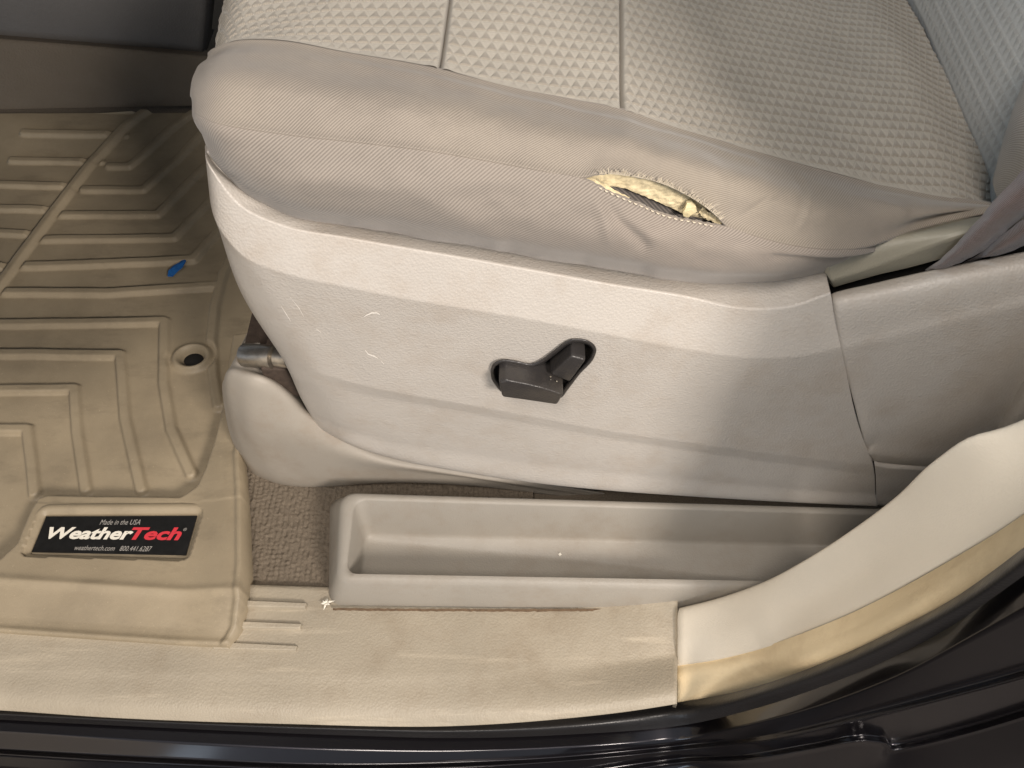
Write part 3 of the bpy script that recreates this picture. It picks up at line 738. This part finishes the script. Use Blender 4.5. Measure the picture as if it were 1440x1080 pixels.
knob('cushion_knob', [(702, 539), (712, 535), (740, 540), (763, 545.5), (792, 555), (784, 569.5), (740, 563), (706, 558.5)], YS - .0165, YS + .012, .0016, 1.03)
knob('recline_knob', [(804, 501), (824, 506), (801, 537), (774, 527)], YS - .0075, YS + .012, .0018, 1.05)
for k in range(6):
    u, v = 772 + 12 * random.random(), 529 + 9 * random.random(); s_ = 0.5 + 0.6 * random.random()
    pydata('dust_speck', [P(u - s_, v, y=YS - .009), P(u, v - s_, y=YS - .0095), P(u + s_, v, y=YS - .009), P(u, v + s_, y=YS - .0085)], [(0, 1, 2), (0, 2, 3)], M['thread'], sw)

# ---- lower track cover and seat track end
ka = [(322, 528, .060), (338, 512, .045), (365, 520, .042), (395, 535, .042), (420, 558, .042), (450, 590, .042), (500, 618, .040), (600, 645, .035), (760, 672, .03), (860, 690, .03)]
kb = [(313, 556, .050), (326, 545, .032), (360, 545, .022), (395, 560, .022), (430, 585, .022), (470, 610, .022), (520, 632, .022), (620, 655, .020), (760, 680, .020), (860, 696, .02)]
kc = [(320, 598, .050), (333, 592, .030), (360, 590, .018), (400, 596, .016), (440, 612, .016), (480, 630, .016), (530, 645, .016), (620, 662, .016), (760, 684, .018), (860, 699, .02)]
kd = [(340, 645, .050), (354, 648, .030), (380, 655, .020), (420, 660, .017), (460, 660, .016), (500, 660, .016), (550, 662, .016), (640, 670, .017), (760, 688, .018), (860, 701, .02)]
ke = [(356, 664, .055), (372, 672, .036), (395, 680, .030), (430, 684, .026), (470, 683, .025), (510, 680, .024), (560, 678, .023), (650, 681, .022), (760, 692, .022), (860, 703, .024)]
K = [Cv(c, 'y') for c in (ka, kb, kc, kd, ke)]
K = [[p + np.array([0.006, 0.03, -0.012]) for p in K[0]]] + K + [[p + np.array([0, 0.015, -0.006]) for p in K[-1]], [p + np.array([0, 0.06, 0.0]) for p in K[-1]]]
G = loft(K, 120, [6, 8, 10, 10, 8, 4, 3])
ret = G[:, :1] + np.array([0.01, 0.05, 0])
gobj('track_cover', np.concatenate([ret, G], 1), M['cover'], seat)
tk = np.array([P(340, 500, y=.062), P(470, 505, y=.062), P(470, 560, y=.062), P(372, 545, y=.058)])
loops_obj('seat_track', [tk, tk + np.array([0, .05, .0])], M['rust'], seat, cap_start=True, smooth=False)
rk = np.array([P(366, 518, y=.032), P(402, 520, y=.034), P(424, 560, y=.034), P(398, 552, y=.032), P(372, 537, y=.030)])
loops_obj('seat_track', [rk + np.array([0, .03, 0]), rk], M['rust'], seat, smooth=False, bevel=.0015)
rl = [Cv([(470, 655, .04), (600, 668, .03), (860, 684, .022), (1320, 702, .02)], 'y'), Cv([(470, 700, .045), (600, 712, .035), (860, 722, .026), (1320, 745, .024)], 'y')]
gobj('under_seat_shade', loft(rl, 40, 6), M['dark'], seat)  # black strip put in for the darkness under the seat
a = P(343, 499, y=.048); b = P(392, 503, y=.040); ax = b - a; ln = np.linalg.norm(ax); ax /= ln
e1 = np.cross(ax, [0, 0, 1]); e1 /= np.linalg.norm(e1); e2 = np.cross(ax, e1)
def ring(cn, r, n=20): t = np.linspace(0, 2*math.pi, n, endpoint=False); return cn + r * (np.outer(np.cos(t), e1) + np.outer(np.sin(t), e2))
R0 = .0092
bo = loops_obj('track_bolt', [ring(a + ax*.002, R0*.7), ring(a, R0*.75), ring(a, R0*.93), ring(a + ax*.001, R0), ring(a + ax*ln*.88, R0), ring(a + ax*ln*.88, R0*.8), ring(a + ax*ln*.92, R0*.55), ring(a + ax*ln*.96, R0*.55), ring(a + ax*ln*.96, R0*.8), ring(a + ax*ln*1.3, R0*.8)], M['chrome'], seat)
smooth_angle(bo, 40)
a2 = P(364, 460, y=.06); loops_obj('track_bracket', [np.array([a2, P(380, 462, y=.06), P(400, 500, y=.06), P(366, 486, y=.06)]), np.array([a2, P(380, 462, y=.06), P(400, 500, y=.06), P(366, 486, y=.06)]) + np.array([0, .02, 0])], M['rust'], seat, cap_start=True, smooth=False)

# ---- bolsters
sU = [(270, 152, .045), (278, 161, .018), (300, 171, .006), (400, 188, .000), (500, 199, -.002), (600, 211, -.003), (700, 228, -.004), (760, 239, -.004), (818, 249, -.004), (845, 243, -.003), (880, 245, -.002), (930, 256, -.002), (970, 275, -.003), (1003, 298, -.004), (1022, 317, -.004), (1060, 330, -.004), (1110, 343, -.004), (1170, 350, -.002), (1215, 347, .004), (1245, 338, .012), (1290, 322, .026), (1360, 305, .035), (1420, 294, .04)]
sL = [(270, 154, .045), (278, 163, .018), (300, 173, .006), (400, 190, .000), (500, 201, -.002), (600, 213, -.003), (700, 230, -.004), (760, 241, -.004), (818, 251, -.004), (860, 271, -.004), (900, 288, -.005), (940, 304, -.005), (980, 312, -.005), (1005, 317, -.004), (1022, 319, -.004), (1060, 332, -.004), (1110, 345, -.004), (1170, 352, -.002), (1215, 350, .004), (1245, 343, .012), (1290, 328, .026), (1360, 312, .035), (1420, 300, .04)]
tail = [(1250, 336, .030), (1290, 316, .048), (1360, 300, .055), (1420, 290, .06)]
sL = sL[:-5] + [(1215, 348, .006)] + tail
low1 = [(283, 190, .045), (292, 200, .018), (315, 216, .004), (400, 242, -.007), (500, 256, -.011), (600, 270, -.012), (700, 287, -.012), (800, 309, -.012), (900, 332, -.012), (1000, 352, -.010), (1080, 362, -.007), (1150, 365, -.002), (1205, 355, .010)] + tail
lowm = [(289, 206, .048), (300, 220, .022), (330, 245, .008), (400, 276, -.005), (500, 290, -.009), (600, 307, -.010), (700, 324, -.010), (800, 344, -.010), (900, 363, -.010), (1000, 377, -.008), (1080, 382, -.004), (1155, 374, .004), (1208, 358, .014)] + tail
low2 = [(292, 213, .048), (305, 229, .030), (340, 262, .018), (400, 292, .008), (480, 306, .004), (600, 326, .002), (700, 342, .002), (800, 361, .002), (900, 377, .002), (1000, 388, .003), (1080, 389, .006), (1160, 378, .012), (1210, 360, .022)] + tail
low3 = [(u + 2, v + 10, y + .016) for u, v, y in low2]
wr = [[(1045, 345), (1085, 320), (1092, 296)], [(860, 285), (880, 320), (905, 345)], [(640, 300), (690, 330)], [(830, 262), (850, 300), (862, 330)]]
NB = 420
def bol(rows, nv, fadetop, wrinkles, nz, amp, seed):
    R_ = [spline(Cv(c, 'y'), n=NB) for c in rows]
    G = across(R_, nv)
    N = gnormals(G); q = px(G); d = np.zeros(G.shape[:2])
    for wl, hh, ww in wrinkles:
        dist = dpoly(q, wl); d += hh * np.exp(-(dist / ww) ** 2)
    d += amp * vnoise(q[..., 0] / 55, q[..., 1] / 28, seed) + amp * .4 * vnoise(q[..., 0] / 21, q[..., 1] / 14, seed + 1)
    jag = ((q[..., 0] > 830) & (q[..., 0] < 1012) & (np.arange(len(G))[:, None] < 5))
    G = G + (jag * (.0007 * vnoise(q[..., 0] / 5, q[..., 0] * 0 + seed, 5) + .0005 * vnoise(q[..., 0] / 1.7, q[..., 0] * 0 + seed, 6)))[..., None] * np.array([0, -.4, 1.0])
    n_ = len(G); ri = np.arange(n_)[:, None]; d *= sstep(ri, 4, 16) * (1 - (sstep(ri, n_ - 14, n_ - 5) if fadetop else 0))
    return G + N * d[..., None]
seamU = [(u, v + 2.5, y + .0035) for u, v, y in sU]; seamL = [(u, v - 2.5, y + .0035) for u, v, y in sL]
# lower side panel
G = bol([seamL, sL, [(u, v + 6, y - .0012) for u, v, y in sL], low1, lowm, low2, low3], [2, 3, 14, 10, 8, 4], False,
        [([(1040, 340), (1062, 318), (1075, 300)], -.0012, 6), ([(852, 278), (872, 312), (905, 345)], -.0024, 9), ([(835, 270), (848, 300), (856, 335)], .0016, 9), ([(560, 250), (640, 300), (700, 332)], .0014, 16), ([(1090, 362), (1160, 362), (1240, 348)], -.0012, 5)], 0, .0009, 11)
gobj('lower_bolster', G, M['bolster_low'], seat)
# upper panel
s2p = [(292, 76, .11), (300, 70, .095), (333, 58, .082), (400, 59, .072), (480, 73, .066), (600, 94, .062), (700, 118, .060), (800, 140, .060), (866, 152, .060), (960, 182, .060), (1060, 212, .060), (1160, 240, .060), (1260, 265, .060), (1340, 279, .060), (1400, 287, .060), (1450, 293, .060)]
um1 = [(268, 132, .055), (274, 126, .036), (300, 118, .026), (400, 128, .018), (500, 142, .015), (600, 158, .013), (700, 178, .012), (800, 196, .012), (880, 206, .012), (960, 226, .012), (1060, 268, .010), (1130, 292, .010), (1200, 303, .014), (1260, 303, .022), (1330, 298, .032), (1400, 293, .045), (1450, 295, .05)]
um2 = [(278, 95, .085), (284, 91, .070), (312, 78, .058), (400, 82, .050), (480, 96, .046), (600, 116, .043), (700, 138, .041), (800, 159, .041), (870, 171, .041), (960, 199, .041), (1060, 231, .040), (1140, 255, .040), (1220, 271, .042), (1290, 280, .046), (1340, 285, .050), (1400, 290, .056), (1450, 294, .058)]
seam2 = [(u, v - 2, y + .002) for u, v, y in s2p]
def lower_z(c): return c
G = bol([seamU, sU, [(u, v - 5, y + .002) for u, v, y in sU], um1, um2, [(u, v + 3.0, y - .002) for u, v, y in s2p], s2p, seam2], [2, 3, 14, 10, 8, 3, 2], True,
        [([(1128, 246), (1136, 262), (1138, 285), (1128, 315), (1118, 325)], .0009, 4.5), ([(1122, 250), (1130, 266), (1131, 288), (1120, 318)], -.0009, 6), ([(1040, 305), (1070, 288), (1092, 272)], -.0014, 5), ([(1150, 262), (1230, 285), (1270, 298)], .0012, 7),
         ([(480, 85), (600, 107), (700, 132), (800, 155), (960, 195), (1060, 226)], .0014, 5), ([(1000, 230), (1020, 270), (1010, 300)], .0008, 12)], 0, .0008, 21)
gobj('upper_bolster', G, M['bolster'], seat)

# ---- the tear: foam, lining, thread
tu = [(814, 246, .004), (845, 240, .004), (880, 241, .004), (930, 251, .004), (970, 270, .004), (1006, 294, .004), (1028, 318, .003)]
tm = [(816, 252, .002), (845, 260, .003), (873, 264, .004), (905, 275, .004), (940, 291, .004), (965, 302, .004), (1000, 311, .003), (1026, 320, .002)]
tl = [(816, 252, .001), (840, 262, .002), (862, 274, .005), (900, 290, .007), (940, 307, .007), (975, 315, .006), (1000, 318, .006), (1026, 322, .002)]
def disp(G, a, s1, s2, seed):
    q = px(G); return G + gnormals(G) * (a * vnoise(q[..., 0] / s1, q[..., 1] / s2, seed) + a * .6 * vnoise(q[..., 0] / (s1*.4), q[..., 1] / (s2*.4), seed + 1))[..., None]
G = disp(loft([Cv(c, 'y') for c in (tu, tm)], 200, 22), .0006, 16, 6, 31)
foam = gobj('foam', G, M['foam'], seat)
G = loft([Cv([(u, v - 4, y + .0035) for u, v, y in tm], 'y'), Cv([(u, v + 6, y + .002) for u, v, y in tl], 'y')], 100, 14)
gobj('inner_lining', G, M['lining'], seat)
edge = [(816, 251, -.003), (830, 258, -.0025), (848, 266, -.002), (866, 276, -.0025), (884, 284, -.003)]
G = loft([Cv([(u + 2, v - 7, y + .004) for u, v, y in edge], 'y'), Cv([(u, v - 3, y + .002) for u, v, y in edge], 'y'), Cv([(u, v + 1, y + .001) for u, v, y in edge], 'y')], 40, 4)
gobj('foam_edge', disp(G, .0005, 5, 4, 40), M['foam'], foam)
G = loft([Cv([(988, 291, .0), (1005, 301, -.001), (1018, 314, -.002)], 'y'), Cv([(982, 300, .002), (998, 310, .001), (1014, 318, -.001)], 'y')], 24, 8)
gobj('foam_edge', disp(G, .0010, 5, 4, 44), M['foam'], foam)
# flake of foam
fpx = [(973, 284), (979, 291), (980, 298), (974, 301), (968, 306), (961, 304), (960, 299), (964, 293), (966, 286)]
fa = np.array([P(u, v, y=.000 + .0008 * random.random()) for u, v in fpx]); loops_obj('foam_flake', [fa + np.array([0, .002, 0]), fa], M['foam_pale'], foam, smooth=False)
# dashes of thread along the lower lip
def on_curve(c, t): return spline(Cv(c, 'y'), n=400)[t]
low_edge = [x for x in sL if 818 <= x[0] <= 1022]
cv = spline(Cv(low_edge, 'y'), n=300)
for k in range(20):
    i = 36 + k * 12
    a, b = cv[i], cv[min(i + 8, 299)]; t_ = (b - a) / np.linalg.norm(b - a); sd = np.cross(t_, [0, -1, 0])
    o_ = np.array([0, -.0013, 0.0004]); r_ = .00042
    Lp = []
    for f, rr_ in ((0, .3), (.25, 1), (.75, 1), (1, .3)):
        c_ = a + (b - a) * f + o_ * (1 if 0 < f < 1 else .3)
        Lp.append(np.array([c_ + sd * r_ * rr_ * math.cos(t) + np.array([0, -1, 0]) * r_ * rr_ * math.sin(t) for t in np.linspace(0, 2*math.pi, 6, endpoint=False)]))
    loops_obj('stitch', Lp, M['thread'], seat, cap_start=True)
# frayed fibres along the upper lip
up_edge = [x for x in sU if 818 <= x[0] <= 1022]
cu_ = spline(Cv(up_edge, 'y'), n=400); V = []; F = []
for k in range(420):
    i = int(40 + 330 * rng.random()); b = cu_[i]
    t_ = cu_[min(i+1, 399)] - cu_[i-1]; t_ /= np.linalg.norm(t_)
    ln = .0010 + .0042 * rng.random() ** 2 + .002 * (rng.random() < .1); dirv = np.array([rng.normal(.3, .5), -.25 + .3 * rng.random(), .8 + .5 * rng.random()]); dirv /= np.linalg.norm(dirv)
    s0_ = b + np.array([0, -.0008, -.0003]); m_ = s0_ + dirv * ln * .6; e_ = m_ + (dirv + np.array([rng.normal(0, .5), -.1, -.3])) * ln * .4
    w_ = t_ * .00018; j = len(V)
    V += [s0_ - w_, s0_ + w_, m_ - w_, m_ + w_, e_]; F += [(j, j+1, j+3, j+2), (j+2, j+3, j+4)]
tag(pydata('frayed_fibres', V, F, M['thread'], seat), kind='stuff')

# ---- quilted insert: three panels between cross seams
zx = np.array([-.20, -.172, -.15, -.10, -.05, .057, .141, .235, .30, .34]); 
s2c = spline(Cv(s2p, 'y'), n=600)
def quilt(U, V, a=.0064, h=.0083, amp=.0010):
    r = np.floor(V / h); fv = V / h - r; uu = U / a + 0.5 * (r % 2)
    fu = uu - np.floor(uu)
    du = 0.5 * (1 - fv) - np.abs(fu - 0.5)          # > 0 inside the raised triangle, base towards the door
    wedge = sstep(du, -0.02, 0.10) * (1.0 - 0.75 * fv) * sstep(fv, 0, .10)
    flat = 0.30 * sstep(-du, 0.0, 0.12) * sstep(1 - fv, 0.0, 0.14)
    return amp * (wedge + flat), sstep(du, -0.03, 0.05) * (0.35 + 0.65 * (1 - fv))
nX, nY = 960, 560
xf, xb = -.185, .325
tt = np.linspace(0, 1, nX); vv = np.linspace(0, 1, nY)
order = np.argsort(s2c[:, 0]); sx, sy, sz = s2c[order, 0], s2c[order, 1], s2c[order, 2]
X0 = xf + (xb - xf) * tt
y0 = np.interp(X0, sx, sy); z0 = np.interp(X0, sx, sz)
Xg = np.repeat(X0[None], nY, 0); Yg = y0[None] + (0.36 - y0[None]) * vv[:, None]
yd = (Yg - y0[None])
ez = np.exp(-yd / .035)
zmean = np.interp(X0, [-.185, -.15, -.1, -.04, .057, .141, .235, .325], [.398, .406, .410, .404, .383, .353, .325, .306])
Zg = z0[None] * ez + zmean[None] * (1 - ez) - .004 * (1 - np.exp(-yd / .02)) * np.exp(-yd / .06) + .006 * np.sin(np.clip(yd / .3, 0, 1) * math.pi)
# front roll
fr_ = np.clip((-.150 - Xg) / .035, 0, 1); Zg = Zg - .022 * fr_ ** 2
# back dips to the backrest
Zg -= .012 * sstep(Xg, .27, .325)
Gq = np.stack([Xg, Yg, Zg], -1); N = gnormals(Gq)
U_ = Xg + 0.004 * vnoise(Xg * 12, Yg * 12, 51); V_ = Yg + .002 * vnoise(Xg * 10, Yg * 10, 52) - 0.17 * Xg
fade = sstep(yd, .000, .006)
dq, wv = quilt(U_, V_); wv = wv * fade; dq = dq * fade * (1 + 0.25 * sstep(Xg, .0, .15))
seams = (-.0385, .0615)
for sx_ in seams: 
    dS = np.abs(Xg - (sx_ + .07 * np.clip(yd, 0, .2) * (0.6 if sx_ < 0 else 1.0))); dq = dq * sstep(dS, .0, .004) - .0040 * np.exp(-(dS / .0010) ** 2) + .0006 * np.exp(-((dS - .004) / .003) ** 2); wv = np.maximum(wv * sstep(dS, .001, .004), 1.5 * np.exp(-(dS / .0009) ** 2))  # crease shade at the seams is painted into the colour value too
dq += .0012 * vnoise(Xg * 25, Yg * 25, 53)
Gq = Gq + N * dq[..., None]
i1 = int(np.searchsorted(X0, seams[0])); i2 = int(np.searchsorted(X0, seams[1]))
roll = Gq[:, :1].copy(); rolls = np.concatenate([roll + np.array([.012, 0, -.06]), roll + np.array([0.001, 0, -.025]), roll + np.array([-.0015, 0, -.008])], 1)
for a_, b_ in ((0, i1 + 1), (i1, i2 + 1), (i2, nX)):
    g = Gq[:, a_:b_]
    wa = wv[:, a_:b_]
    if a_ == 0: g = np.concatenate([rolls, g], 1); wa = np.concatenate([np.zeros((nY, 3)), wa], 1)
    gobj('seat_panel', g, M['insert'], seat, attr=wa)

# ---- backrest
nU, nW = 380, 380
yb_ = np.linspace(.03, .42, nU); hb = np.linspace(0, 1, nW)
Yb = np.repeat(yb_[None], nW, 0); Hb = np.repeat(hb[:, None], nU, 1) * .42
xj = np.interp(yb_, [.03, .074, .1, .28, .42], [.303, .312, .320, .327, .327]); zj = np.interp(yb_, [.03, .1, .42], [.285, .293, .298])
Xb = xj[None] + .004 - .020 * np.sin(np.clip(Hb / .12, 0, 1) * math.pi / 2) * np.exp(-Hb / .12) + .22 * np.maximum(Hb - .02, 0) 
Zb = zj[None] + Hb - .012
Gb = np.stack([Xb, Yb, Zb], -1); N = gnormals(Gb)
dq, wb = quilt(Yb + .003 * vnoise(Yb * 20, Hb * 20, 61), .3 - Hb, .0072, .0085, .0013); dq = dq * sstep(Hb, .01, .03)
Gb = Gb + N * dq[..., None]
gobj('backrest', Gb, M['back'], seat, attr=wb * .7)
# side bolster of the backrest, smooth twill
ba = [P(1413, 235, y=.075), P(1420, 200, y=.085), P(1432, 160, y=.09), P(1450, 110, y=.10), P(1500, 20, y=.10)]
bb_ = [P(1404, 285, y=.050), P(1425, 240, y=.045), P(1450, 190, y=.04), P(1490, 130, y=.04), P(1560, 40, y=.04)]
bc_ = [P(1420, 330, y=.03), P(1450, 290, y=.02), P(1490, 250, y=.015), P(1540, 200, y=.01), P(1620, 120, y=.01)]
ba0 = [p + np.array([.02, .01, 0]) for p in ba]
gobj('backrest_bolster', loft([ba0, ba, bb_, bc_], 60, 10), M['bolster'], seat)

# ------------------------------------------------------------------ seat belt
belt = thing('seat_belt', 'folded mauve brown seat belt webbing pulled into the slot beside the seat back', 'seat belt', (.26, .0, .27))
e0 = [(1300, 380, .014), (1318, 368, .006), (1352, 335, .000), (1382, 300, -.004), (1412, 268, -.008), (1450, 228, -.012), (1520, 160, -.02)]
e1 = [(1307, 381, .008), (1328, 370, -.003), (1360, 340, -.010), (1392, 309, -.015), (1422, 280, -.018), (1460, 246, -.022), (1530, 175, -.03)]
e2 = [(1316, 381, .008), (1340, 372, -.002), (1368, 350, -.010), (1402, 320, -.014), (1432, 296, -.018), (1470, 266, -.020), (1540, 200, -.03)]
e3 = [(1322, 380, .010), (1356, 368, .004), (1380, 353, .000), (1408, 330, -.004), (1440, 304, -.008), (1476, 276, -.010), (1545, 215, -.02)]
G = loft([Cv(c, 'y') for c in (e0, e1, e2, e3)], 90, 9)
gobj('webbing', disp(G, .0005, 26, 16, 71), M['belt'], belt)
f0 = [(1352, 372, .014), (1386, 350, .006), (1412, 328, -.001), (1440, 306, -.004), (1480, 276, -.006), (1540, 215, -.015)]
f1 = [(1372, 368, .010), (1394, 354, -.004), (1420, 338, -.010), (1450, 318, -.014), (1490, 290, -.016), (1550, 230, -.02)]
f2 = [(1390, 362, .010), (1402, 357, .0), (1428, 345, -.004), (1460, 330, -.008), (1500, 305, -.010), (1560, 250, -.02)]
f3 = [(1392, 364, .016), (1408, 358, .010), (1434, 348, .006), (1470, 335, .004), (1510, 312, .002), (1570, 262, -.01)]
G = loft([Cv(c, 'y') for c in (f0, f1, f2, f3)], 80, 9)
gobj('webbing', disp(G, .0005, 26, 16, 75), M['belt'], belt)

# ------------------------------------------------------------------ small litter
bl = thing('paper_scrap', 'small torn bright blue scrap lying on the floor mat', 'paper scrap', P(249, 377, z=.003))
bp = [(236, 389), (237, 381), (244, 374), (252, 370), (258, 365), (262, 367), (257, 376), (250, 382), (243, 389)]
ba_ = np.array([P(u, v, z=.003 + .003 * random.random()) for u, v in bp])
loops_obj('scrap_body', [ba_, ba_ + np.array([0, 0, .0008])], M['blue'], bl, cap_start=True, smooth=False)
bu = thing('seed_burr', 'white star shaped dry scrap beside the near corner of the storage tray', 'plant scrap', P(460, 848, z=.013))
V = []; F = []; cc_ = P(459, 849, z=.0150)
for k in range(15):
    an = k * 2.399 + random.uniform(-.3, .3); L_ = random.uniform(.0022, .0062) * (1.25 if math.sin(an) > 0.2 else .9)
    d_ = np.array([math.cos(an) * L_, math.sin(an) * L_, random.uniform(-.001, .0032)]); s_ = np.cross(d_, [0, 0, 1]); s_ = s_ / np.linalg.norm(s_) * random.uniform(.0004, .0011)
    tip = cc_ + d_; mid_ = cc_ + d_ * random.uniform(.35, .6) + np.array([random.uniform(-.0005, .0005), 0, .0012]); j = len(V)
    V += [cc_ - s_ * .7, cc_ + s_ * .7, mid_ + s_, mid_ - s_, tip + s_ * .15, cc_ - np.array([0, 0, .002])]; F += [(j, j+1, j+2, j+3), (j+3, j+2, j+4), (j, j+3, j+5), (j+1, j+5, j+2)]
pydata('burr_spikes', V, F, M['white'], bu, smooth=False)
